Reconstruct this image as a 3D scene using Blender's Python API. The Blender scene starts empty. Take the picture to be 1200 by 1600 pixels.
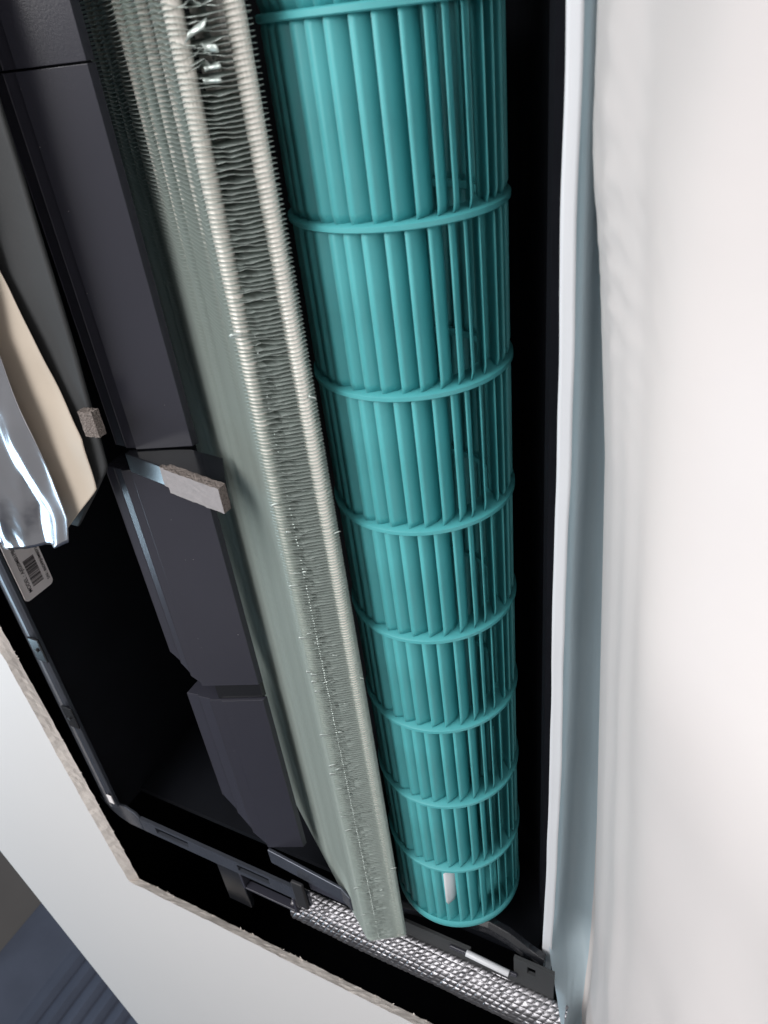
import bpy, bmesh, math, random
from mathutils import Vector, Matrix, noise

random.seed(7)
SC = bpy.context.scene
COL = SC.collection
R_ = math.radians

# ------------------------------------------------------------------ camera
cam_d = bpy.data.cameras.new('camera')
cam = bpy.data.objects.new('camera', cam_d)
COL.objects.link(cam)
cam_d.sensor_fit = 'VERTICAL'
cam_d.sensor_height = 24.0
cam_d.lens = 18.0
cam_d.clip_start = 0.01
cam_d.clip_end = 50
cam_d.dof.use_dof = True
cam_d.dof.focus_distance = 0.50
cam_d.dof.aperture_fstop = 11.0
# rows: world X (across the unit), Y (along the fan), Z (up) in image axes (right, down, forward)
AX = Matrix(((0.8887, 0.1697, -0.4260), (0.1049, 0.8291, 0.5492), (0.4464, -0.5328, 0.7190)))
mw = Matrix.Identity(4)
for i in range(3):
    mw[i][0] = AX[i][0]
    mw[i][1] = -AX[i][1]
    mw[i][2] = -AX[i][2]
cam.matrix_world = mw
SC.camera = cam

# ------------------------------------------------------------------ world and lamps
world = bpy.data.worlds.new('World')
SC.world = world
world.use_nodes = True
bg = world.node_tree.nodes['Background']
bg.inputs[0].default_value = (1.0, 0.985, 0.98, 1)
bg.inputs[1].default_value = 0.27


def area(name, loc, target, size, size_y, energy, color):
    d = bpy.data.lights.new(name, 'AREA')
    d.shape = 'RECTANGLE'
    d.size, d.size_y, d.energy, d.color = size, size_y, energy, color
    o = bpy.data.objects.new(name, d)
    COL.objects.link(o)
    o.location = loc
    o.rotation_euler = (Vector(target) - Vector(loc)).to_track_quat('-Z', 'Y').to_euler()
    return o


area('window_light', (-0.70, -0.55, -1.15), (-0.22, 0.3, 0.28), 1.1, 1.1, 27.5, (1.0, 0.985, 0.98))
area('rear_fill_light', (-0.95, -1.45, -0.60), (-0.25, 0.3, 0.28), 1.0, 1.0, 14, (1.0, 0.985, 0.98))  # added fill from behind, lifts the cut edge and ceiling panel
area('blue_window_light', (-2.15, 1.35, -0.40), (-0.35, 0.3, 0.25), 0.5, 1.1, 14, (0.58, 0.82, 1.0))
area('side_window_light', (1.3, 0.45, -0.10), (-0.02, 0.3, 0.15), 0.8, 0.8, 8, (1.0, 0.93, 0.88))
sd = bpy.data.lights.new('sunlight_patch', 'SPOT')          # low sun reaching the back of the sheet
sd.energy, sd.color, sd.spot_size, sd.spot_blend, sd.shadow_soft_size = 44, (1.0, 0.96, 0.92), R_(9.6), 0.5, 0.05
so = bpy.data.objects.new('sunlight_patch', sd)
COL.objects.link(so)
so.location = (1.15, 0.28, -0.02)
so.rotation_euler = (Vector((0.012, 0.125, 0.150)) - Vector(so.location)).to_track_quat('-Z', 'Y').to_euler()

SC.view_settings.view_transform = 'Standard'
SC.view_settings.look = 'None'
SC.view_settings.exposure = 0.0
SC.view_settings.gamma = 1.0
SC.view_settings.use_curve_mapping = False
SC.render.resolution_x, SC.render.resolution_y = 768, 1024
SC.render.engine = 'CYCLES'


# ------------------------------------------------------------------ materials
def mat(name, col, rough=0.5, metal=0.0, spec=0.5, var=0.0, var_scale=60, bump=0.0, bump_scale=300,
        rough_var=0.0, coat=0.0, stretch=(1, 1, 1), transl=0.0, sss=0.0, detail=4.0):
    m = bpy.data.materials.new(name)
    m.use_nodes = True
    nt = m.node_tree
    N, L = nt.nodes, nt.links
    p = N['Principled BSDF']
    p.inputs['Base Color'].default_value = (*col, 1)
    p.inputs['Roughness'].default_value = rough
    p.inputs['Metallic'].default_value = metal
    p.inputs['Specular IOR Level'].default_value = spec
    p.inputs['Coat Weight'].default_value = coat
    if sss:
        p.inputs['Subsurface Weight'].default_value = sss
        p.inputs['Subsurface Radius'].default_value = (0.3, 1.0, 1.0)
        p.inputs['Subsurface Scale'].default_value = 0.003
    tc = N.new('ShaderNodeTexCoord')
    mp = N.new('ShaderNodeMapping')
    mp.inputs['Scale'].default_value = stretch
    L.new(tc.outputs['Object'], mp.inputs['Vector'])
    if var or rough_var:
        n = N.new('ShaderNodeTexNoise')
        n.inputs['Scale'].default_value = var_scale
        n.inputs['Detail'].default_value = detail
        L.new(mp.outputs[0], n.inputs['Vector'])
        if var:
            mx = N.new('ShaderNodeMix')
            mx.data_type = 'RGBA'
            L.new(n.outputs['Fac'], mx.inputs[0])
            mx.inputs[6].default_value = (*[c * (1 - var) for c in col], 1)
            mx.inputs[7].default_value = (*[min(1, c * (1 + var)) for c in col], 1)
            L.new(mx.outputs[2], p.inputs['Base Color'])
        if rough_var:
            mr = N.new('ShaderNodeMapRange')
            mr.inputs[1].default_value, mr.inputs[2].default_value = 0.3, 0.7
            mr.inputs[3].default_value = max(0.03, rough - rough_var)
            mr.inputs[4].default_value = rough + rough_var
            L.new(n.outputs['Fac'], mr.inputs[0])
            L.new(mr.outputs[0], p.inputs['Roughness'])
    if bump:
        n2 = N.new('ShaderNodeTexNoise')
        n2.inputs['Scale'].default_value = bump_scale
        n2.inputs['Detail'].default_value = 5
        L.new(mp.outputs[0], n2.inputs['Vector'])
        b = N.new('ShaderNodeBump')
        b.inputs['Strength'].default_value = bump
        b.inputs['Distance'].default_value = 0.002
        L.new(n2.outputs['Fac'], b.inputs['Height'])
        L.new(b.outputs[0], p.inputs['Normal'])
    if transl:
        t = N.new('ShaderNodeBsdfTranslucent')
        t.inputs['Color'].default_value = (*col, 1)
        ms = N.new('ShaderNodeMixShader')
        ms.inputs[0].default_value = transl
        L.new(p.outputs[0], ms.inputs[1])
        L.new(t.outputs[0], ms.inputs[2])
        L.new(ms.outputs[0], N['Material Output'].inputs['Surface'])
    return m


M = {
    'paint': mat('white_ceiling_paint', (0.68, 0.665, 0.66), 0.6, var=0.015, var_scale=9, bump=0.05, bump_scale=220),
    'gypsum': mat('cut_gypsum', (0.86, 0.80, 0.745), 0.9, var=0.06, var_scale=60, bump=0.12, bump_scale=420),
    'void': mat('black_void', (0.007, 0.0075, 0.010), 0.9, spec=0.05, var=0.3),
    'black': mat('black_plastic', (0.006, 0.007, 0.010), 0.6, spec=0.18, var=0.3, var_scale=30),
    'gloss': mat('glossy_black_plastic', (0.012, 0.013, 0.016), 0.2, spec=0.6, var=0.2, var_scale=50),
    'cover': mat('charcoal_plastic', (0.037, 0.0375, 0.050), 0.22, spec=0.5, var=0.10, var_scale=14,
                 bump=0.03, bump_scale=900),
    'flap': mat('dark_grey_plastic', (0.042, 0.044, 0.046), 0.6, spec=0.35, var=0.2, var_scale=25, bump=0.08, bump_scale=700),
    'frame': mat('blue_grey_metal', (0.10, 0.11, 0.135), 0.22, metal=0.55, var=0.25, var_scale=30),
    'teal': mat('teal_plastic', (0.082, 0.405, 0.430), 0.50, spec=0.6, var=0.13, var_scale=32, rough_var=0.08, sss=0.12),
    'fin': mat('coated_aluminium_fin', (0.50, 0.565, 0.535), 0.40, metal=0.5, var=0.16, var_scale=35, rough_var=0.1, stretch=(1, 0.25, 1)),
    'tube': mat('aluminium_tube', (0.86, 0.82, 0.76), 0.42, metal=0.15, var=0.08, var_scale=40),
    'foil': mat('embossed_foil', (0.26, 0.255, 0.27), 0.36, metal=1.0, rough_var=0.1, var_scale=250),
    'foam': mat('grey_foam', (0.29, 0.275, 0.28), 0.95, spec=0.1, var=0.12, var_scale=260, bump=0.25, bump_scale=900),
    'foam_pore': mat('open_cell_foam', (0.22, 0.19, 0.175), 0.95, spec=0.1, var=0.75, var_scale=900, bump=1.0, bump_scale=900),
    'silver': mat('silver_film', (0.60, 0.61, 0.66), 0.24, metal=0.96, rough_var=0.06, var_scale=20, bump=0.12, bump_scale=60),
    'cream': mat('cream_liner', (0.52, 0.45, 0.37), 0.55, var=0.07, var_scale=25, bump=0.05, bump_scale=80),
    'label': mat('label_paper', (0.84, 0.80, 0.80), 0.5, var=0.04),
    'ink': mat('label_ink', (0.035, 0.03, 0.035), 0.6),
    'hem': mat('white_tape', (0.66, 0.68, 0.71), 0.5, var=0.03, var_scale=20),
    'inner': mat('sheet_recess_shade_tint', (0.66, 0.80, 0.87), 0.35, spec=0.4, var=0.12, var_scale=30, transl=0.45, stretch=(1, 0.3, 1)),  # recess of the same sheet; shade and fan's teal reflection put into colour
    'sheet': mat('white_plastic_sheet', (0.80, 0.755, 0.745), 0.42, spec=0.35, var=0.02, var_scale=12, transl=0.34, bump=0.16, bump_scale=20,
                 stretch=(1, 1.6, 1)),
    'curtain': mat('blue_fabric', (0.095, 0.108, 0.148), 0.85, spec=0.1, var=0.25, var_scale=8, bump=0.2, bump_scale=500),
    'wall': mat('dark_wall', (0.15, 0.145, 0.145), 0.8, var=0.3, var_scale=2),
    'pin': mat('white_plastic_pin', (0.62, 0.63, 0.66), 0.3),
    'smoke': mat('dark_rubber', (0.02, 0.02, 0.022), 0.5),
}


# ------------------------------------------------------------------ helpers
def link(name, me, parent=None, loc=None):
    o = bpy.data.objects.new(name, me)
    COL.objects.link(o)
    if parent:
        o.parent = parent
    if loc:
        o.location = loc
    return o


def mesh(name, verts, faces, m, smooth=False):
    me = bpy.data.meshes.new(name)
    me.from_pydata([tuple(v) for v in verts], [], faces)
    mats = m if isinstance(m, (list, tuple)) else [m]
    for k in mats:
        me.materials.append(M[k])
    if smooth:
        for p in me.polygons:
            p.use_smooth = True
    me.update()
    return me


def part(name, verts, faces, m, parent=None, smooth=False, bevel=0.0, segs=2, loc=None, fix=True):
    me = mesh(name, verts, faces, m, smooth)
    if fix:
        bm = bmesh.new()
        bm.from_mesh(me)
        bmesh.ops.recalc_face_normals(bm, faces=bm.faces)
        bm.to_mesh(me)
        bm.free()
    o = link(name, me, parent, loc)
    if bevel:
        b = o.modifiers.new('bevel', 'BEVEL')
        b.width, b.segments, b.limit_method, b.angle_limit = bevel, segs, 'ANGLE', R_(25)
    return o


def tag(o, label=None, cat=None, group=None, kind=None):
    if label:
        o['label'] = label
    if cat:
        o['category'] = cat
    if group:
        o['group'] = group
    if kind:
        o['kind'] = kind
    return o


def empty(name, loc, label=None, cat=None, group=None):
    o = bpy.data.objects.new(name, None)
    COL.objects.link(o)
    o.location = loc
    o.empty_display_size = 0.02
    return tag(o, label, cat, group)


def boxes(lst):
    """list of (x0,x1,y0,y1,z0,z1) -> verts, faces"""
    V, F = [], []
    for x0, x1, y0, y1, z0, z1 in lst:
        b = len(V)
        V += [(x0, y0, z0), (x1, y0, z0), (x1, y1, z0), (x0, y1, z0), (x0, y0, z1), (x1, y0, z1), (x1, y1, z1), (x0, y1, z1)]
        F += [(b, b + 3, b + 2, b + 1), (b + 4, b + 5, b + 6, b + 7), (b, b + 1, b + 5, b + 4), (b + 1, b + 2, b + 6, b + 5),
              (b + 2, b + 3, b + 7, b + 6), (b + 3, b, b + 4, b + 7)]
    return V, F


def prism_y(prof, y0, y1):
    """closed XZ profile extruded along Y (y0, y1: numbers or functions of the profile point)"""
    n = len(prof)
    f0 = y0 if callable(y0) else (lambda x, z: y0)
    f1 = y1 if callable(y1) else (lambda x, z: y1)
    V = [(x, f0(x, z), z) for x, z in prof] + [(x, f1(x, z), z) for x, z in prof]
    F = [(i, (i + 1) % n, n + (i + 1) % n, n + i) for i in range(n)]
    F += [tuple(range(n))[::-1], tuple(range(n, 2 * n))]
    return V, F


def grid(fn, nu, nv):
    V = [fn(i / nu, j / nv) for i in range(nu + 1) for j in range(nv + 1)]
    F = [(i * (nv + 1) + j, (i + 1) * (nv + 1) + j, (i + 1) * (nv + 1) + j + 1, i * (nv + 1) + j + 1)
         for i in range(nu) for j in range(nv)]
    return V, F


def tube(p0, p1, r, n=14, caps=True):
    p0, p1 = Vector(p0), Vector(p1)
    d = (p1 - p0).normalized()
    u = d.orthogonal().normalized()
    w = d.cross(u)
    V = []
    for p in (p0, p1):
        for k in range(n):
            a = 2 * math.pi * k / n
            V.append(p + u * r * math.cos(a) + w * r * math.sin(a))
    F = [(k, (k + 1) % n, n + (k + 1) % n, n + k) for k in range(n)]
    if caps:
        F += [tuple(range(n))[::-1], tuple(range(n, 2 * n))]
    return V, F


def nz(x, y=0.0, z=0.0):
    return noise.noise((x, y, z))


def interp(pts, t):
    if t <= pts[0][0]:
        return pts[0][1:]
    for a, b in zip(pts, pts[1:]):
        if t <= b[0]:
            k = (t - a[0]) / (b[0] - a[0])
            k = k * k * (3 - 2 * k) if len(a) > 9 else k
            return tuple(p + (q - p) * k for p, q in zip(a[1:], b[1:]))
    return pts[-1][1:]


# ------------------------------------------------------------------ setting: ceiling with its cut opening
ZC, TC = 0.246, 0.0085
XL, YE, XR, YN = -0.4995, 0.714, 0.03, -0.45


def left_rim(y):                                     # the saw cut wanders away from the unit
    return -0.5183 + (y - 0.40) * 0.0588


def edge_line(y):                                    # outer edge of the ceiling drop
    return -0.7674 + (y - 0.8453) * (0.0818 / 0.3642)


low, up = [], []                                     # ragged lower rim and straighter upper rim of the opening
n1 = 230
for i in range(n1 + 1):
    y = YN + (YE - YN) * i / n1
    w = 0.0035 * nz(y * 9, 1.3) + 0.0018 * nz(y * 45, 4.1) + 0.0009 * nz(y * 160, 2)
    low.append((left_rim(y) + w, y))
    up.append((left_rim(y) + 0.0035 + 0.0006 * nz(y * 120, 9) + 0.0005 * nz(y * 20, 5), y))
n2 = 130
for i in range(1, n2 + 1):
    x = XL + (XR - XL) * i / n2
    w = 0.0015 * nz(x * 12, 7.3) + 0.0016 * nz(x * 60, 3.1) + 0.0011 * nz(x * 210, 2)
    low.append((x, YE + w))
    up.append((x, YE + 0.0055 - 0.0020 * max(0, nz(x * 170, 9)) + 0.0005 * nz(x * 30, 5)))
low[n1] = (XL, YE)
up[n1] = (XL + 0.0035, YE + 0.0055)
low += [(XR, YN)]
up += [(XR, YN)]
outer = [(edge_line(YN - 1.2), YN - 1.2)]
outer = [(edge_line(-1.2) + 0.030, -1.2), (edge_line(2.6) + 0.030, 2.6), (1.6, 2.6), (1.6, -1.2)]
bm = bmesh.new()
vl = [bm.verts.new((x, y, ZC)) for x, y in low]
vo = [bm.verts.new((x, y, ZC)) for x, y in outer]
el = [bm.edges.new((vl[i], vl[(i + 1) % len(vl)])) for i in range(len(vl))]
eo = [bm.edges.new((vo[i], vo[(i + 1) % 4])) for i in range(4)]
bmesh.ops.triangle_fill(bm, use_beauty=True, use_dissolve=False, edges=el + eo)
for f in bm.faces:
    f.normal_update()
    if f.normal.z > 0:
        f.normal_flip()
me = bpy.data.meshes.new('ceiling')
bm.to_mesh(me)
bm.free()
me.materials.append(M['paint'])
ceiling = tag(link('ceiling', me), kind='structure')

# rounded outer edge and upright of the drop
prof = [(0.030, 0.0)]
for k in range(1, 9):
    a = math.pi / 2 * k / 8
    prof.append((0.030 - 0.030 * math.sin(a), 0.022 - 0.022 * math.cos(a)))
prof += [(0.0, 0.5), (0.006, 0.5)]
V = []
for y in (-1.2, 2.6):
    V += [(edge_line(y) + dx, y, ZC + dz) for dx, dz in prof]
n = len(prof)
F = [(i, i + 1, n + i + 1, n + i) for i in range(n - 1)]
part('ceiling_edge', V, F, 'paint', ceiling, smooth=True)

# cut gypsum face with depth of its own
V, F = [], []
rows = 5
for r in range(rows):
    k = r / (rows - 1)
    for i, ((x0, y0), (x1, y1)) in enumerate(zip(low, up)):
        j = 0 if r in (0, rows - 1) else 1
        V.append((x0 + (x1 - x0) * k + j * 0.0007 * nz(i * 0.7, r * 3.1), y0 + (y1 - y0) * k + j * 0.0007 * nz(i * 0.6, r * 2.3, 5),
                  ZC + TC * k + (0.0006 * nz(i * 0.5, 8) if r == rows - 1 else 0)))
nl = len(low)
for r in range(rows - 1):
    for i in range(nl):
        j = (i + 1) % nl
        F.append((r * nl + i, r * nl + j, (r + 1) * nl + j, (r + 1) * nl + i))
part('cut_edge', V, F, 'gypsum', ceiling)
# paper fibres left by the saw along the rim
V, F = [], []
for i in range(60):
    if i < 18:
        y = random.uniform(0.36, YE)
        p = Vector((left_rim(y) + 0.0035, y, ZC + TC))
        d = Vector((random.uniform(0.3, 1), random.uniform(-.6, .6), random.uniform(-.4, .3)))
        t = Vector((0, 1, 0))
    else:
        x = random.uniform(XL, -0.1)
        p = Vector((x, YE + 0.005, ZC + TC * random.choice((0.9, 1.0, 1.0))))
        d = Vector((random.uniform(-.6, .6), -random.uniform(0.3, 1), random.uniform(-.6, .2)))
        t = Vector((1, 0, 0))
    ln, wd = random.uniform(0.001, 0.003), random.uniform(0.0004, 0.0011)
    b = len(V)
    V += [p - t * wd, p + t * wd, p + d.normalized() * ln, p + Vector((0, 0, 0.0006))]
    F += [(b, b + 1, b + 2), (b, b + 2, b + 3), (b + 1, b + 3, b + 2), (b, b + 3, b + 1)]
fib = part('paper_fibre', V, F, 'gypsum', ceiling)
fib['kind'] = 'stuff'

# dark space above the ceiling
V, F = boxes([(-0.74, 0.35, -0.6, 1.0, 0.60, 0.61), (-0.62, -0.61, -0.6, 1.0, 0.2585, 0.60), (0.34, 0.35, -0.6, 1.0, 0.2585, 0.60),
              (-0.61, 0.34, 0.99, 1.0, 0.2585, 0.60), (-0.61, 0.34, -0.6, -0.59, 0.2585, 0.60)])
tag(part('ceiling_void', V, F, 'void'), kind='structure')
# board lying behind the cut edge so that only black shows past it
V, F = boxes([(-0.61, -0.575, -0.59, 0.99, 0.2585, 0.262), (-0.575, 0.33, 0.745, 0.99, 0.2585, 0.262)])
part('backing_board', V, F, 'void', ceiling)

# far wall and hanging curtain seen past the ceiling drop
V, F = boxes([(-3.6, 0.4, 2.40, 2.45, -2.0, 1.4)])
tag(part('far_wall', V, F, 'wall'), kind='structure')

# ------------------------------------------------------------------ the air conditioner body
ac = empty('air_conditioner', (-0.28, 0.2, 0.45), 'opened black ducted air conditioner body above the cut ceiling opening', 'air conditioner')
AO = Vector((-0.28, 0.2, 0.45))


def acp(name, V, F, m, bevel=0.0, smooth=False, parent=None, segs=2):
    return part(name, [Vector(v) - AO for v in V], F, m, parent or ac, smooth, bevel, segs)


V, F = boxes([(-0.508, -0.502, -0.45, 0.635, 0.2705, 0.45)])
acp('side_wall', V, F, 'black')
V, F = boxes([(-0.508, -0.02, -0.45, 0.64, 0.45, 0.456)])
acp('top_panel', V, F, 'black')
V, F = boxes([(-0.502, -0.092, 0.632, 0.638, 0.300, 0.449)])
acp('end_wall', V, F, 'black')
# scroll casing behind and beside the fan
FC = Vector((-0.165, 0.0, 0.3257))
FR = 0.050
prof = []
for k in range(25):
    a = R_(100 - 200 * k / 24 + 26.9 + 100)            # round the far side
    prof.append((FC.x + 0.066 * math.sin(a), FC.z - 0.066 * math.cos(a)))
prof = [(FC.x + 0.066 * math.sin(R_(q)), FC.z - 0.066 * math.cos(R_(q))) for q in range(100, 236, 9)]
prof = [(-0.084, 0.3225), (-0.0885, 0.330)] + prof
inner = prof
outerp = [(x + 0.004 * (x - FC.x) / 0.066, z + 0.004 * (z - FC.z) / 0.066) for x, z in prof][::-1]
V, F = prism_y(inner + outerp, -0.45, 0.631)
acp('scroll_casing', V, F, 'black', smooth=False)
V, F = boxes([(-0.0905, -0.0842, -0.45, 0.612, 0.312, 0.3220)])
acp('outlet_lip', V, F, 'void')

# left frame lip, its tabs, rounded corner and slotted end bar
V = [(-0.5130, 0.2690), (-0.5120, 0.2665), (-0.5080, 0.2652), (-0.5040, 0.2644), (-0.5000, 0.2640), (-0.4970, 0.2646), (-0.4955, 0.2665), (-0.4955, 0.2700), (-0.5130, 0.2700)]
V, F = prism_y([(x * 0.974, z * 0.974) for x, z in V], -0.45, 0.600)
acp('frame_lip', V, F, 'frame', 0.0006)
for y0 in (0.382, 0.460, 0.24, 0.12):
    V, F = boxes([(-0.4880, -0.4765, y0, y0 + 0.0245, 0.2550, 0.2568)])
    t = acp('clip_tab', V, F, 'gloss', 0.0006)
    V, F = tube((-0.4820, y0 + 0.012, 0.2536), (-0.4820, y0 + 0.012, 0.2551), 0.0016, 10)
    part('stud', [Vector(v) - AO for v in V], F, 'smoke', t)
prof = [(-0.5125, 0.604), (-0.4970, 0.604), (-0.4800, 0.604), (-0.468, 0.609), (-0.465, 0.6135), (-0.465, 0.632), (-0.482, 0.632), (-0.495, 0.627), (-0.505, 0.618)]
V = [(x, y, z) for z in (0.2635, 0.2665) for x, y in prof]
n = len(prof)
F = [(i, (i + 1) % n, n + (i + 1) % n, n + i) for i in range(n)] + [tuple(range(n))[::-1], tuple(range(n, 2 * n))]
acp('frame_corner', V, F, 'frame', 0.0008)
Z0, Z1 = 0.2637, 0.2667
bar = [(-0.4648, -0.277, 0.6135, 0.6175, Z0, Z1), (-0.4648, -0.277, 0.6265, 0.632, Z0, Z1)]
xs = [-0.4648, -0.447, -0.408, -0.352, -0.318, -0.277]
for a, b in ((0, 1), (2, 3), (4, 5)):
    bar.append((xs[a], xs[b], 0.6175, 0.6265, Z0, Z1))
V, F = boxes(bar)
acp('end_bar', V, F, 'frame', 0.0)
V, F = boxes([(-0.355, -0.352, 0.634, 0.657, 0.2642, 0.272), (-0.298, -0.2955, 0.634, 0.657, 0.2642, 0.272), (-0.352, -0.298, 0.6545, 0.657, 0.2642, 0.272)])
acp('bracket_frame', V, F, 'cover', 0.0006)
V, F = boxes([(-0.385, -0.358, 0.634, 0.70, 0.268, 0.274)])
acp('mounting_strap', V, F, 'gloss', 0.001)
# inner sloping end rail and the post that joins it to the bar
V, F = prism_y([(-0.3125, 0.2675), (-0.240, 0.2640), (-0.230, 0.2600), (-0.2285, 0.2620), (-0.240, 0.2665), (-0.3125, 0.2705)], lambda x, z: 0.577 + (x + 0.3125) * 0.05,
               lambda x, z: 0.595 + (x + 0.3125) * 0.05)
acp('end_rail', V, F, 'frame', 0.0006)
V, F = boxes([(-0.289, -0.2775, 0.5965, 0.6325, 0.2600, 0.2632)])
acp('rail_post', V, F, 'smoke', 0.001)
V, F = boxes([(-0.277, -0.230, 0.5965, 0.612, 0.268, 0.274)])
acp('rail_plate', V, F, 'cover', 0.0008)


# four charcoal drain covers in a row, each with a stepped flange
def cover(y0, y1, L_, steps, s0=0.0, s1=0.0):
    Rr = (-0.2848, 0.2812)
    prof = [Rr, (L_[0] + 0.0008, L_[1] + 0.0003), L_]
    z = L_[1]
    for x, zz in steps:                                 # each tread ends in a small lip
        px = prof[-1][0]
        prof += [(px - 0.0007, z + 0.0013), (x + 0.0004, zz + 0.0004), (x, zz)]
        z = zz
    prof += [(prof[-1][0] - 0.0003, 0.281), (-0.284, 0.2855)]
    V, F = prism_y(prof, lambda x, z: y0 - max(0, L_[0] - x) * s0, lambda x, z: y1 - max(0, L_[0] - x) * s1)
    return acp('drain_cover', V, F, 'cover', 0.0009)


cover(-0.30, 0.0070, (-0.3145, 0.2690), [(-0.3225, 0.2685), (-0.3330, 0.2700)])
cover(0.0080, 0.1945, (-0.3155, 0.2685), [(-0.3225, 0.2678), (-0.3320, 0.2695)])
cover(0.2085, 0.3840, (-0.3225, 0.2655), [(-0.3290, 0.2645), (-0.3360, 0.2655), (-0.3430, 0.2655)], 0, 1.25)
cover(0.3995, 0.5755, (-0.3125, 0.2692), [(-0.3215, 0.2670), (-0.3320, 0.2670), (-0.3420, 0.2665)], 0.0, 2.0)
V, F = prism_y([(-0.3160, 0.2705), (-0.2855, 0.2835), (-0.2855, 0.287), (-0.3160, 0.280)], 0.3842, 0.3993)
acp('cover_joint', V, F, 'gloss', 0.0006)
# rib standing between two covers
V, F = prism_y([(-0.3206, 0.2640), (-0.2405, 0.2490), (-0.2385, 0.2510), (-0.2600, 0.2760), (-0.2840, 0.2790), (-0.3206, 0.2690)], 0.1952, 0.2078)
acp('cover_rib', V, F, 'gloss', 0.0005)
# lint and plaster dust caught on the covers and the rail
rd = random.Random(21)
V, F = [], []
for i in range(58):
    if i < 18:
        t, y = rd.random() ** 3, rd.uniform(0.0, 0.57)
        p = Vector((-0.3145 + 0.029 * t, y, 0.2682 + 0.0125 * t))
        if 0.19 < y < 0.215 or 0.38 < y < 0.402:
            continue
    elif i < 70:
        p = Vector((rd.uniform(-0.492, -0.486), rd.uniform(0.30, 0.59), 0.2571))
    else:
        p = Vector((rd.uniform(-0.46, -0.28), rd.choice((0.615, 0.629)), 0.2636))
    r = rd.uniform(0.0001, 0.00028)
    b = len(V)
    V += [p + Vector((rd.uniform(-r, r) * 2, rd.uniform(-r, r) * 2, -r * 0.5 * k)) for k in (0, 0, 0.6, 1)]
    F += [(b, b + 1, b + 2), (b, b + 2, b + 3), (b + 1, b + 3, b + 2), (b, b + 3, b + 1)]
o = acp('dust', V, F, 'foam')
o['kind'] = 'stuff'
V, F = boxes([(-0.4850, -0.4790, 0.5780, 0.5890, 0.2556, 0.2566)])
acp('paper_scrap', V, F, 'label', 0.0003)
# black end bracket of the fan, plate with flat foil painted dark, and the pin lying on it
pts = [(-0.20, 0.618, 0.289), (-0.176, 0.6165, 0.2925), (-0.150, 0.6120, 0.2955), (-0.128, 0.6095, 0.2965), (-0.112, 0.612, 0.2955), (-0.095, 0.6165, 0.2925), (-0.082, 0.619, 0.2905)]
V, F = [], []
ring = [(-0.008, 0.0), (-0.004, -0.0035), (0.004, -0.0035), (0.007, 0.0), (0.007, 0.005), (-0.008, 0.005)]
for p in pts:
    V += [(p[0], p[1] + a, p[2] + b) for a, b in ring]
for i in range(len(pts) - 1):
    for k in range(6):
        F.append((i * 6 + k, i * 6 + (k + 1) % 6, i * 6 + 6 + (k + 1) % 6, i * 6 + 6 + k))
F += [tuple(range(6))[::-1], tuple(range(len(V) - 6, len(V)))]
acp('fan_bracket', V, F, 'gloss', 0.0006)

zp = (0.2815, 0.2840)
V, F = boxes([(-0.205, -0.139, 0.6255, 0.6475, *zp), (-0.139, -0.103, 0.6345, 0.6475, *zp), (-0.103, -0.0925, 0.6075, 0.6475, *zp),
              (-0.0925, -0.086, 0.6075, 0.6130, *zp), (-0.0925, -0.086, 0.6225, 0.6475, *zp), (-0.086, -0.072, 0.6075, 0.6475, *zp)])
acp('end_flange_with_dark_foil', V, F, 'flap', 0.0)  # flat foil's dark reflection painted as grey plate; slotted right end is bracket plate
V, F = boxes([(-0.156, -0.100, 0.6285, 0.6325, 0.2790, 0.2813)])
acp('flange_ridge', V, F, 'cover', 0.0008)

# ------------------------------------------------------------------ cross-flow fan
fan = empty('cross_flow_fan', (FC.x, 0.0, FC.z), 'long turquoise plastic blower fan with slanted blades between rings', 'fan')
S = 0.0743


def blade_mesh():
    lean = R_(36)
    ch, cam_, th = 0.0162, 0.0009, 0.0012
    ci, si = -math.cos(lean), math.sin(lean)
    pts = []
    nn = 6
    for side in (1, -1):
        rng = range(nn + 1) if side == 1 else range(nn - 1, 0, -1)
        for k in rng:
            s = k / nn
            h = cam_ * 4 * s * (1 - s) + side * th * (0.35 + 0.65 * math.sin(math.pi * min(1, s * 0.8 + 0.15))) * (0.0 if k in (0, nn) else 1) * 0.5
            pts.append((0.0487 + ci * ch * s + si * h, si * ch * s - ci * h))
    L0, L1, tw = 0.0014, S - 0.0014, 0.02
    V = []
    n = len(pts)
    stations = (0.0, 0.03, 0.5, 0.94, 1.0)
    for st in stations:
        y = L0 + (L1 - L0) * st
        a = tw * (st - 0.5)
        sh = 0.0012 if st == 1.0 else (0.0006 if st == 0 else 0.0)    # edge pulled in where it meets the ring
        for rho, tau in pts:
            r2, t2 = rho - (sh if rho > 0.044 else 0), tau
            # phi = 0 points down (-Z), phi grows towards +X
            x0, z0 = t2, -r2
            x = x0 * math.cos(a) - z0 * math.sin(a)
            z = x0 * math.sin(a) + z0 * math.cos(a)
            V.append((x, y, z))
    F = []
    for s in range(len(stations) - 1):
        for k in range(n):
            F.append((s * n + k, s * n + (k + 1) % n, (s + 1) * n + (k + 1) % n, (s + 1) * n + k))
    F += [tuple(range(n)), tuple(range(len(V) - n, len(V)))[::-1]]
    me = mesh('blade', V, F, 'teal', True)
    bm = bmesh.new()
    bm.from_mesh(me)
    bmesh.ops.recalc_face_normals(bm, faces=bm.faces)
    bm.to_mesh(me)
    bm.free()
    for p in me.polygons:
        if len(p.vertices) > 4:
            p.use_smooth = False
    return me


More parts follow.
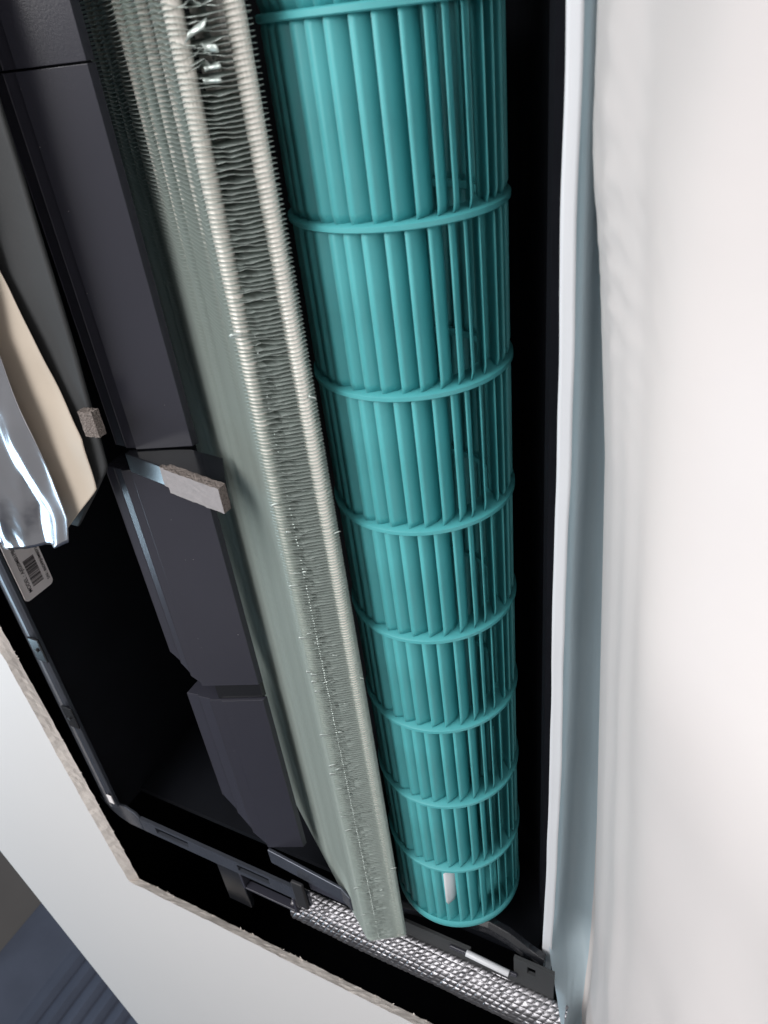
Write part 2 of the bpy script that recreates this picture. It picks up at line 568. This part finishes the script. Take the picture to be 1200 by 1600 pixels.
def lathe_y(prof, n=72):
    """closed (radius, y) profile turned round Y"""
    V, F = [], []
    k = len(prof)
    for i in range(n):
        a = 2 * math.pi * i / n
        V += [(r * math.sin(a), y, -r * math.cos(a)) for r, y in prof]
    for i in range(n):
        j = (i + 1) % n
        for q in range(k):
            F.append((i * k + q, j * k + q, j * k + (q + 1) % k, i * k + (q + 1) % k))
    return V, F


bme = blade_mesh()
NB = 35
pitch = 2 * math.pi / NB
rng = random.Random(3)
jit = [rng.uniform(-0.16, 0.16) * pitch for _ in range(NB)]
for seg in range(-1, 8):
    off = (seg % 2) * 0.5 * pitch + 0.05 + 0.013 * seg
    for k in range(NB):
        phi = k * pitch + jit[k] + off
        if seg == -1:
            d = (phi - R_(26.9) + math.pi) % (2 * math.pi) - math.pi
            if abs(d) > 1.7:
                continue
        o = link('blade', bme, fan, (0, seg * S, 0))
        o.rotation_euler = (0, -phi, 0)
V, F = lathe_y([(0.0362, -0.0016), (0.0492, -0.0016), (0.0500, -0.0010), (0.0500, 0.0010), (0.0492, 0.0016), (0.0362, 0.0016)])
rme = part('ring', V, F, 'teal', fan, True).data
for p in rme.polygons:
    p.use_smooth = True
first = True
for q in range(0, 8):
    o = link('ring', rme, fan, (0, q * S, 0))
    e = o.modifiers.new('edge', 'EDGE_SPLIT')
    e.split_angle = R_(50)
r0 = [c for c in fan.children if c.name.startswith('ring')][0]
r0.location = (0, -S, 0)
e = r0.modifiers.new('edge', 'EDGE_SPLIT')
e.split_angle = R_(50)
V, F = lathe_y([(0.0001, 7.95 * S - 0.001), (0.046, 7.95 * S - 0.001), (0.0485, 7.95 * S - 0.0022), (0.0497, 7.95 * S), (0.0497, 8 * S), (0.0485, 8 * S + 0.0015), (0.0001, 8 * S + 0.0015)])
o = part('end_disc', V, F, 'teal', fan, True)
e = o.modifiers.new('edge', 'EDGE_SPLIT')
e.split_angle = R_(50)
V, F = lathe_y([(0.0001, 6.45 * S), (0.009, 6.45 * S), (0.009, 7.9 * S), (0.0001, 7.9 * S)], 24)
part('hub', V, F, 'smoke', fan, True)
V, F = tube((-0.031, 6.50 * S, -0.0345), (-0.0375, 6.50 * S, -0.0265), 0.0024, 12)
part('set_screw', V, F, 'smoke', fan, True)

best = min(((k * pitch + jit[k] + 0.5 * pitch + 0.05 + 0.013 * 7 - R_(17) + math.pi) % (2 * math.pi) - math.pi for k in range(NB)), key=abs) + R_(17)
V, F = [], []
for st, s0 in ((0.05, 0.02), (0.56, 0.02), (0.62, 0.10)):
    for q in range(7):
        sv = s0 + (0.72 - s0) * q / 6
        h = 0.0009 * 4 * sv * (1 - sv) + 0.0012 * 0.5 + 0.00025
        lean = R_(36)
        rho = 0.0487 - math.cos(lean) * 0.0162 * sv + math.sin(lean) * h
        tau = math.sin(lean) * 0.0162 * sv + math.cos(lean) * h
        V.append((tau, 0.0014 + (S - 0.0028) * (st if q < 5 else st - 0.05 * (st > 0.1)), -rho))
for i in range(2):
    for q in range(6):
        F.append((i * 7 + q, i * 7 + q + 1, i * 7 + q + 8, i * 7 + q + 7))
o = part('balance_sticker', V, F, 'hem', fan, True, loc=(0, 7 * S, 0))
o.rotation_euler = (0, -best, 0)
o['label'] = 'small white balance sticker'
sm = o.modifiers.new('thick', 'SOLIDIFY')
sm.thickness = 0.0002

# ------------------------------------------------------------------ heat exchanger coil beside the fan
coil = empty('heat_exchanger', (-0.21, 0.3, 0.25), 'grey green finned aluminium coil with bent fins, left of the turquoise fan', 'coil')
CO = Vector((-0.21, 0.3, 0.25))
TL = Vector((-0.2093, 0.2470))
TR = Vector((-0.1828, 0.2632))
A_ = (TR - TL).normalized()
B_ = Vector((-0.82, 0.572)).normalized()
NIN = Vector((0.572, 0.82))
LW = (TR - TL).length
PITCH = 0.00188


def fin_outline():
    pts = []                                            # (x, z, inward vector, zone, s)
    for k in range(19):
        s = 0.158 - k * (0.158 - 0.004) / 18
        p = TL + B_ * s
        pts.append((p, NIN * 0.012, 'face', s))
    p = TL + B_ * 0.0012 + A_ * 0.0008
    pts.append((p, (NIN + B_) * 0.008, 'corner', 0))
    for k in range(11):
        t = 0.12 + 0.80 * k / 10
        bul = 0.0012 * math.sin(math.pi * t)
        p = TL + A_ * LW * t - B_ * bul * 0.5
        pts.append((p, B_ * 0.016, 'end', t))
    p = TR + B_ * 0.0016
    pts.append((p, B_ * 0.016 - A_ * 0.004, 'end', 1.0))
    p = TR + B_ * 0.006 + A_ * 0.0006
    pts.append((p, B_ * 0.014 - A_ * 0.008, 'side', 1.0))
    p = TR + B_ * 0.040
    pts.append((p, -A_ * 0.012, 'side', 1.0))
    return pts


OUT = fin_outline()
TH = 0.00014


def fin_geo(y0, seed, rough):
    r = random.Random(seed)
    V, F = [], []
    ph = r.uniform(-1, 1)
    kink = 0.48 + 0.05 * r.uniform(-1, 1)
    bend = rough * (r.uniform(-1, 1) * 0.0013)
    rows = []
    for i, (p, inn, zone, s) in enumerate(OUT):
        dy, q = 0.0, p
        if zone == 'face':
            dy = 0.00075 * math.cos(2 * math.pi * (s - 0.004) / 0.0205) + 0.00008 * r.uniform(-1, 1)
        elif zone in ('end', 'corner'):
            dy = 0.0009 * max(0, 1 - abs(s - kink) / 0.45) + 0.00006 * r.uniform(-1, 1)
            w = max(0, 1 - abs(s - (kink - 0.10)) / 0.26)
            dy += w * (bend + rough * 0.0007 * r.uniform(-1, 1))
            q = p + B_ * (w * rough * r.uniform(-0.1, 1) * 0.0022)
            if s > 0.9:
                dy += 0.00025 * r.uniform(-1, 1) - 0.0003
        rows.append((q, inn, dy, zone))
    n = len(rows)
    for q, inn, dy, zone in rows:                     # front edge, near side
        V.append((q.x, y0 + dy - TH / 2, q.y))
    for q, inn, dy, zone in rows:                     # front edge, far side
        V.append((q.x, y0 + dy + TH / 2, q.y))
    for q, inn, dy, zone in rows:                     # deep row
        w = q + inn
        V.append((w.x, y0 + dy * 0.25, w.y))
    for i in range(n - 1):
        F.append((i, i + 1, n + i + 1, n + i))
        F.append((2 * n + i, 2 * n + i + 1, i + 1, i))
        F.append((n + i, n + i + 1, 2 * n + i + 1, 2 * n + i))
    return [(x - CO.x, y - (0 if False else 0), z - CO.z) for x, y, z in V], F


variants = []
for k in range(44):
    rough = 0.75 if k < 22 else 0.35
    V, F = fin_geo(0.0, 100 + k, rough)
    if k in (40, 41, 42, 43):
        V, F = fin_geo(0.0, 100 + k, 3.0)
    variants.append(mesh('fin', V, F, 'fin', True))
    me = variants[-1]
    for p in me.polygons:
        p.use_smooth = False
ys = []
y = -0.070
while y < 0.603:
    ys.append(y)
    y += PITCH
start = next(i for i, v in enumerate(ys) if v > -0.012)
rest = [], []
rv = random.Random(11)
for i, y in enumerate(ys):
    if start <= i < start + 300:
        if y < 0.014 and rv.random() < 0.6:
            v = rv.randrange(40, 44)
        elif y < 0.16:
            v = rv.randrange(0, 22)
        else:
            v = rv.randrange(22, 40) if rv.random() < 0.75 else rv.randrange(0, 22)
        link('fin', variants[v], coil, (0, y - CO.y + rv.uniform(-1, 1) * 0.00010, 0))
    else:
        V, F = fin_geo(y - CO.y, 1000 + i, 0.45)
        b = len(rest[0])
        rest[0].extend(V)
        rest[1].extend([tuple(q + b for q in f) for f in F])
o = part('fin_pack', rest[0], rest[1], 'fin', coil, fix=False)
o['kind'] = 'stuff'
# tubes running through the fins, two staggered rows
for k in range(8):
    c = TL + B_ * (0.0045 + 0.0205 * k) + NIN * (0.0047 if k == 0 else 0.0062) + A_ * (0.0006 if k == 0 else 0)
    V, F = tube((c.x - CO.x, -0.075 - CO.y, c.y - CO.z), (c.x - CO.x, 0.606 - CO.y, c.y - CO.z), 0.0037, 16)
    part('tube', V, F, 'tube', coil, True)
for k in range(3):
    c = TR + B_ * (0.0048 + 0.0205 * k) - A_ * 0.0046
    V, F = tube((c.x - CO.x, -0.075 - CO.y, c.y - CO.z), (c.x - CO.x, 0.606 - CO.y, c.y - CO.z), 0.0039, 16)
    part('tube', V, F, 'tube', coil, True)
# closed end plate
pp = [TL + B_ * 0.158, TL + B_ * 0.002, TL + A_ * 0.002, TR - A_ * 0.002, TR + B_ * 0.002, TR + B_ * 0.10]
V, F = prism_y([(p.x - CO.x, p.y - CO.z) for p in pp], 0.6045 - CO.y, 0.6060 - CO.y)
part('end_plate', V, F, 'fin', coil)
# fins pressed out of line near the top, as torn lugs
for (t, y, w, h, rz) in ((0.30, 0.001, 0.0075, 0.0035, 0.5), (0.42, 0.0065, 0.004, 0.0028, -0.2), (0.40, 0.0125, 0.005, 0.0016, 0.1), (0.37, 0.0165, 0.0055, 0.0014, -0.05)):
    c = TL + A_ * LW * t
    def f(u, v):
        a = (u - 0.5) * w
        b = (v - 0.5) * h
        ca, sa = math.cos(rz), math.sin(rz)
        p = c + A_ * (a * ca - b * sa) - B_ * (0.0008 + 0.0016 * (u - 0.3) ** 2 * 4 + 0.0008 * math.sin(v * 3))
        return (p.x - CO.x, y + a * sa * -1 + b * ca - CO.y, p.y - CO.z)
    V, F = grid(f, 5, 3)
    o = part('bent_fin', V, F, 'fin', coil, True)
    sm = o.modifiers.new('thick', 'SOLIDIFY')
    sm.thickness = 0.0002

# flattened, scuffed fin edges along the lower corner of the coil
rs = random.Random(9)
for q in range(34):
    y = 0.10 + 0.49 * rs.random() ** 0.8
    t = rs.choice((0.03, 0.06, 0.10, 0.16, 0.30, 0.36, 0.55, 0.93)) + rs.uniform(-0.02, 0.02)
    w, h, sk = rs.uniform(0.0016, 0.0050), rs.uniform(0.0006, 0.0022), rs.uniform(-0.5, 0.3)
    c = TL + A_ * LW * t
    def f(u, v):
        a, b = (u - 0.5) * w, (v - 0.5) * h * (1 - 0.6 * u)
        p = c + A_ * a - B_ * (0.0002 + 0.0006 * u * u) - NIN * (0.0010 if t < 0.12 else 0.0002) * (1 - u * 0.7)
        return (p.x - CO.x, y + b + a * sk - CO.y, p.y - CO.z)
    V, F = grid(f, 3, 2)
    o = part('bent_fin', V, F, 'fin', coil, True)
    sm = o.modifiers.new('thick', 'SOLIDIFY')
    sm.thickness = 0.00015
# punched lugs in a line along the joint of the two rows
V, F = [], []
for y in ys:
    if rs.random() > (y - 0.10) / 0.2:
        continue
    for t, r in ((0.27, 0.00030),):
        p = TL + A_ * LW * (t + rs.uniform(-0.008, 0.008)) - B_ * (0.0006 * math.sin(math.pi * t) + 0.0002)
        e = r * rs.uniform(0.5, 1.25)
        b = len(V)
        V += [(p.x - CO.x - e, y - e - CO.y, p.y - CO.z), (p.x - CO.x + e, y - e - CO.y, p.y - CO.z + e * 0.5), (p.x - CO.x, y + e - CO.y, p.y - CO.z), (p.x - CO.x - B_.x * e, y - CO.y, p.y - B_.y * e - CO.z)]
        F += [(b, b + 1, b + 2), (b, b + 1, b + 3), (b + 1, b + 2, b + 3), (b + 2, b, b + 3)]
o = part('fin_lugs', V, F, 'fin', coil)
o['kind'] = 'stuff'

# ------------------------------------------------------------------ foam pads
def foam_pad(name, prof, y0, y1, label, mats=('foam', 'foam_pore')):
    """prof: XZ quad, bottom edge first; smooth skin below, open cells on the sides"""
    nx, ny = 16, 7
    (xa, za), (xb, zb), (xc, zc), (xd, zd) = prof
    V, F, mi = [], [], []
    def P(u, v, w):
        x = (xa + (xb - xa) * u) * (1 - w) + (xd + (xc - xd) * u) * w
        z = (za + (zb - za) * u) * (1 - w) + (zd + (zc - zd) * u) * w
        yy = y0 + (y1 - y0) * v
        e = 0.0005
        return (x + e * nz(u * 9, v * 9, w * 5), yy + e * nz(u * 11 + 5, v * 3, w * 7) * 1.6, z + e * 0.6 * nz(u * 8, v * 7 + 3, w))
    def sheet(fn, a, b, m):
        base = len(V)
        for i in range(a + 1):
            for j in range(b + 1):
                V.append(fn(i / a, j / b))
        for i in range(a):
            for j in range(b):
                q = base + i * (b + 1) + j
                F.append((q, q + 1, q + b + 2, q + b + 1))
                mi.append(m)
    sheet(lambda i, j: P(i, j, 0), nx, ny, 0)
    sheet(lambda i, j: P(i, j, 1), nx, ny, 0)
    sheet(lambda i, j: P(i, 0, j), nx, 4, 1)
    sheet(lambda i, j: P(i, 1, j), nx, 4, 1)
    sheet(lambda i, j: P(0, i, j), ny, 4, 1)
    sheet(lambda i, j: P(1, i, j), ny, 4, 1)
    cx, cz = (xa + xb) / 2, max(za, zb, zc, zd)
    org = Vector((cx, (y0 + y1) / 2, cz))
    me = mesh(name, [Vector(v) - org for v in V], F, list(mats))
    for p, m in zip(me.polygons, mi):
        p.material_index = m
    bm = bmesh.new()
    bm.from_mesh(me)
    bmesh.ops.remove_doubles(bm, verts=bm.verts, dist=1e-6)
    bmesh.ops.recalc_face_normals(bm, faces=bm.faces)
    bm.to_mesh(me)
    bm.free()
    return tag(link(name, me, None, org), label, 'foam pad', 'foam pads on the black parts')


foam_pad('foam_pad', [(-0.2790, 0.2505), (-0.2370, 0.2428), (-0.2370, 0.2484), (-0.2790, 0.2561)], 0.1910, 0.2058,
         'grey foam pad stuck to the black rib between the charcoal covers')
foam_pad('foam_pad', [(-0.2860, 0.2545), (-0.2795, 0.2533), (-0.2795, 0.2560), (-0.2860, 0.2573)], 0.1930, 0.2050,
         'thin torn scrap of foam at the left end of the larger foam pad')
foam_pad('foam_pad', [(-0.3200, 0.2430), (-0.3110, 0.2440), (-0.3110, 0.2492), (-0.3200, 0.2484)], 0.1590, 0.1735,
         'small brown grey foam cube on the edge of the dark flap', ('foam_pore', 'foam_pore'))

# ------------------------------------------------------------------ embossed foil insulation at the end
def foil_fn(u, v):
    x = -0.305 + 0.245 * u
    rr = 0.0215
    cy, cz = 0.6665, 0.2860
    s = rr * R_(185) * v
    a = R_(12) + s / rr
    yy, zz = cy - rr * math.cos(a), cz - rr * math.sin(a)
    ny_, nz_ = -math.cos(a), -math.sin(a)
    # embossed pyramids on a diagonal lattice
    cu, cv = x / 0.0054, s / 0.0046
    p, q = cu + cv * 0.5 + 0.25 * nz(x * 30, s * 30, 3), cv + 0.2 * nz(x * 40, s * 30, 8)
    hp = abs((p % 1.0) - 0.5) * 2
    hq = abs((q % 1.0) - 0.5) * 2
    h = 0.0008 * (1 - hp ** 3) * (1 - hq ** 3) * (0.9 + 0.6 * nz(math.floor(p) * 1.7, math.floor(q) * 2.3)) + 0.0002 * nz(x * 120, s * 120) + 0.0010 * nz(x * 14, s * 8)
    return (x - (-0.12), yy + ny_ * h - 0.6665, zz + nz_ * h - 0.2835)


V, F = grid(foil_fn, 460, 120)
o = part('foil_insulation', V, F, 'foil', fix=False, loc=(-0.12, 0.6665, 0.2835))
tag(o, 'dimpled silver foil insulation roll across the end of the unit', 'insulation')
V, F = tube((-0.1410, 0.6260, 0.2785), (-0.1060, 0.6290, 0.2785), 0.0026, 16)
c = Vector((-0.1235, 0.6275, 0.2785))
o = part('white_pin', [Vector(v) - c for v in V], F, 'pin', None, True, 0.0004, loc=c)
tag(o, 'short white plastic pin lying beside the silver foil roll', 'pin')

# ------------------------------------------------------------------ flap, cream liner, silver film and label on the left
def sheet_obj(name, right, x0, z, y0, m, label, cat, wr, thick, nu=60, nv=110, bottom=None):
    """right: [(y, x)] right edge; bottom: [(x, y)] lower edge cutting the sheet"""
    def f(u, v):
        ymax = right[-1][0]
        yy = y0 + (ymax - y0) * v
        xr = interp(right, yy)[0]
        x = x0 + (xr - x0) * u
        if bottom:
            yb = interp(bottom, x)[0]
            yy = y0 + (yb - y0) * v
            xr = interp(right, yy)[0]
            x = x0 + (xr - x0) * u
        return (x, yy, z + wr(x, yy, u))
    V, F = grid(f, nu, nv)
    org = Vector((x0, y0 + 0.1, z))
    o = part(name, [Vector(v) - org for v in V], F, m, None, True, loc=org)
    s = o.modifiers.new('thick', 'SOLIDIFY')
    s.thickness = thick
    return tag(o, label, cat)


sheet_obj('dark_flap', [(-0.20, -0.3000), (0.0187, -0.3083), (0.1319, -0.3147), (0.1960, -0.3210), (0.2000, -0.3235), (0.2200, -0.3410), (0.2450, -0.364)], -0.44, 0.2510, -0.20,
          'flap', 'dark grey plastic flap behind the cream liner', 'flap', lambda x, y, u: 0.0003 * nz(x * 30, y * 30), 0.002)


def wr_cream(x, y, u):
    return 0.0016 * nz(y * 22, 3) * u + 0.0009 * nz(x * 50, y * 40)


k = 0.978
sheet_obj('cream_liner', [(-0.16, -0.3270 * k), (0.0897 * k, -0.3481 * k), (0.13 * k, -0.3405 * k), (0.1706 * k, -0.3346 * k), (0.180 * k, -0.3325 * k), (0.2140 * k, -0.3370 * k), (0.2164 * k, -0.3390 * k), (0.2387 * k, -0.3640 * k), (0.252 * k, -0.378 * k)],
          -0.42, 0.250 * k, -0.16, 'cream', 'matt cream liner strip between the silver film and the dark flap', 'liner', wr_cream, 0.0003)


def wr_film(x, y, u):
    d = x * 0.93 + y * 0.36                           # folds run along the length
    f = 0.0135 * nz(d * 34, y * 7, 1) + 0.0050 * nz(d * 80, y * 14, 4) + 0.0005 * nz(x * 150, y * 60, 2)
    ridge = 0.0035 * math.exp(-((u - 0.90) / 0.06) ** 2)
    return min(f * (1 - 0.8 * u ** 5) - ridge, 0.0065 - 0.0045 * u) - 0.0040 - 0.003 * (1 - u)


k = 0.96
sheet_obj('silver_film', [(-0.16, -0.318), (0.0, -0.3270), (0.1223 * k, -0.3664 * k), (0.19 * k, -0.3670 * k), (0.2384 * k, -0.3670 * k), (0.29, -0.375)],
          -0.474, 0.250 * k - 0.001, -0.16, 'silver', 'crumpled shiny silver film hanging over the left of the opening', 'film', wr_film, 0.0002, 110, 190,
          bottom=[(-0.474, 0.292), (-0.4533 * k, 0.2772 * k), (-0.40 * k, 0.263 * k), (-0.3812 * k, 0.2507 * k), (-0.372 * k, 0.242 * k), (-0.367 * k, 0.2384 * k), (-0.33, 0.22)])

# serial label on the inner side wall
LX = -0.5005
y0, y1, z0, z1, rad = 0.270, 0.3660, 0.2737, 0.3024, 0.004
prof = []
for cy, cz, a0 in ((y1 - rad, z1 - rad, 0), (y0 + rad, z1 - rad, 90), (y0 + rad, z0 + rad, 180), (y1 - rad, z0 + rad, 270)):
    for q in range(6):
        a = R_(a0 + 18 * q)
        prof.append((cy + rad * math.cos(a), cz + rad * math.sin(a)))
org = Vector((LX, (y0 + y1) / 2, (z0 + z1) / 2))
n = len(prof)
V = [Vector((x, a, b)) - org for x in (LX, LX - 0.0006) for a, b in prof]
F = [tuple(range(n)), tuple(range(n, 2 * n))[::-1]] + [(i, n + i, n + (i + 1) % n, (i + 1) % n) for i in range(n)]
lab = tag(part('serial_label', V, F, 'label', loc=org), 'white serial number label with barcode on the black inner wall', 'label')


def text(body, y, z, size, name='printed_text'):
    cu = bpy.data.curves.new('txt', 'FONT')
    cu.body = body
    cu.size = size
    cu.offset = size * 0.012
    tmp = bpy.data.objects.new('txt', cu)
    COL.objects.link(tmp)
    bpy.context.view_layer.update()
    me = bpy.data.meshes.new_from_object(tmp.evaluated_get(bpy.context.evaluated_depsgraph_get()))
    bpy.data.objects.remove(tmp)
    me.name = name
    me.materials.clear()
    me.materials.append(M['ink'])
    # text runs towards -Y, its top towards -Z, read from +X
    for v in me.vertices:
        v.co = Vector((0.0004, -v.co.x, -v.co.y))
    o = link(name, me, lab, Vector((LX, y, z)) - org)
    return o


text('MODEL : AJ020MB1PBC1', 0.3600, 0.2823, 0.0044)
text('S/N : B6DFPJHM807355', 0.3600, 0.3005, 0.0036)
text('KR', 0.3245, 0.3000, 0.0036)
rb = random.Random(5)
bars = []
y = 0.3570
while y > 0.3330:
    w = rb.choice((0.0003, 0.0003, 0.0006, 0.0009))
    bars.append((LX + 0.0003, LX + 0.0004, y - w, y, 0.2845, 0.2950))
    y -= w + rb.choice((0.0003, 0.0003, 0.0005, 0.0008))
V, F = boxes(bars)
part('barcode', [Vector(v) - org for v in V], F, 'ink', lab)

# ------------------------------------------------------------------ white sheet with its taped hem on the right
SY0, SY1 = -0.30, 0.95
SECT = [  # w, x, z  cross-section from the hem down to below the camera
    (0.00, -0.0785, 0.3000), (0.05, -0.0775, 0.325), (0.10, -0.0735, 0.333), (0.15, -0.0670, 0.325), (0.20, -0.0625, 0.291), (0.30, -0.0420, 0.252), (0.42, -0.0150, 0.198),
    (0.55, 0.0180, 0.140), (0.70, 0.0620, 0.060), (0.85, 0.115, -0.06), (1.0, 0.19, -0.30)]


def cat(pts, t):
    n = len(pts)
    for i in range(n - 1):
        if t <= pts[i + 1][0] or i == n - 2:
            a, b = pts[i], pts[i + 1]
            p, q = pts[max(0, i - 1)], pts[min(n - 1, i + 2)]
            k = (t - a[0]) / (b[0] - a[0])
            out = []
            for c in range(1, len(a)):
                m0 = (b[c] - p[c]) / (b[0] - p[0]) * (b[0] - a[0])
                m1 = (q[c] - a[c]) / (q[0] - a[0]) * (b[0] - a[0])
                out.append((2 * k ** 3 - 3 * k * k + 1) * a[c] + (k ** 3 - 2 * k * k + k) * m0 + (-2 * k ** 3 + 3 * k * k) * b[c] + (k ** 3 - k * k) * m1)
            return out


def hem_shift(y):
    return -0.0032 * max(0.0, min(1.0, (y - 0.42) / 0.24)) + 0.0008 * nz(y * 9, 2)


def sheet_fn(u, v):
    y = SY0 + (SY1 - SY0) * v
    w = u ** 1.25
    x, z = cat(SECT, w)
    k = min(1, w / 0.2)
    x += hem_shift(y) * (1 - k)
    dx = interp([(-0.3, -0.0085), (0.05, -0.0065), (0.09, -0.0020), (0.17, 0.0040), (0.57, 0.0176), (0.9, 0.0220)], y)[0]
    x += dx * interp([(0.0, 0.0), (0.07, 0.12), (0.17, 1.0), (0.30, 1.0), (0.6, 0.3), (1.0, 0.0)], w)[0]
    x += (0.008 * nz(y * 4, w * 4, 2) + 0.0028 * nz(y * 13, w * 9, 7)) * min(1, max(0, w - 0.20) * 4)
    z += 0.004 * nz(y * 6, w * 5, 9) * min(1, max(0, w - 0.2) * 4)
    # the lower end swings inwards, closes over the foil and gathers
    c = max(0.0, min(1.0, (y - 0.60) / 0.06))
    c = c * c * (3 - 2 * c) * max(0.0, 1 - w / 0.26)
    x += ((-0.0575 + 0.07 * w) - x) * c
    z += ((0.2595 - 0.03 * w + 0.002 * nz(y * 50, w * 30)) - z) * c
    e = max(0.0, (y - 0.50) / 0.2)
    x += 0.0018 * min(1, e) * nz(y * 40 + w * 40, w * 18) * min(1, w * 6)
    # overlapping soft folds running down the sheet
    for w0, sl, am, wd in ((0.33, 0.10, 0.0050, 0.020), (0.43, -0.12, 0.0080, 0.05), (0.52, 0.25, 0.007, 0.04), (0.27, -0.05, 0.0022, 0.012)):
        q = (w - w0 - sl * (y - 0.3)) / wd
        x += am * (1 / (1 + math.exp(-max(-30, min(30, q * 3)))) - 0.5) * math.exp(-q * q * 0.06)
    # fine gathers near the upper fold
    g = math.exp(-((y - 0.07) / 0.06) ** 2) * math.exp(-((w - 0.24) / 0.10) ** 2)
    x += g * min(1, max(0, w - 0.19) * 12) * 0.0016 * math.sin(y * 420 + 9 * nz(y * 20, w * 20)) * 0.7
    return (x, y, z)


V, F = grid(sheet_fn, 120, 260)
org = Vector((-0.0785, 0.2, 0.30))
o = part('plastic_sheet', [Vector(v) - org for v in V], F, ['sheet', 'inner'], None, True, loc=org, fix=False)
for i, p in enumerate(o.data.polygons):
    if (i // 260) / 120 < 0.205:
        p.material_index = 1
tag(o, 'white translucent plastic sheet hanging down the right side', 'plastic sheet')


def hem_fn(u, v):
    y = SY0 + (0.664 - SY0) * v + 0.004 * u * v
    wid = 0.0052 + 0.0022 * v + 0.0006 * nz(y * 14, 6)
    x = -0.0832 + wid * u + hem_shift(y) + 0.0006 * nz(y * 20, 1)
    z = 0.2985 + 0.0005 * nz(y * 16, u) + 0.001 * u
    return (x, y, z)


V, F = grid(hem_fn, 4, 160)
hm = part('taped_hem', [Vector(v) - org for v in V], F, 'hem', o, True)
s = hm.modifiers.new('thick', 'SOLIDIFY')
s.thickness = 0.0006

# ------------------------------------------------------------------ blue pleated curtain beyond the ceiling drop
def curtain_fn(u, v):
    x = -1.80 + 1.75 * u
    z = -1.6 + 2.9 * v
    t = x * 1.0
    f = 0.012 * math.sin((x + 1.8) * 22)
    if x > -1.60:
        c = ((x + 1.60) / 0.058) % 1.0
        f = 0.030 * c - 0.012
    return (x, 2.26 - f + 0.02 * nz(x * 3, z * 1.2), z)


V, F = grid(curtain_fn, 600, 10)
org = Vector((-0.9, 2.26, 1.3))
o = part('curtain', [Vector(v) - org for v in V], F, 'curtain', None, True, loc=org)
s = o.modifiers.new('thick', 'SOLIDIFY')
s.thickness = 0.003
tag(o, 'blue pleated curtain hanging beyond the white ceiling edge', 'curtain')
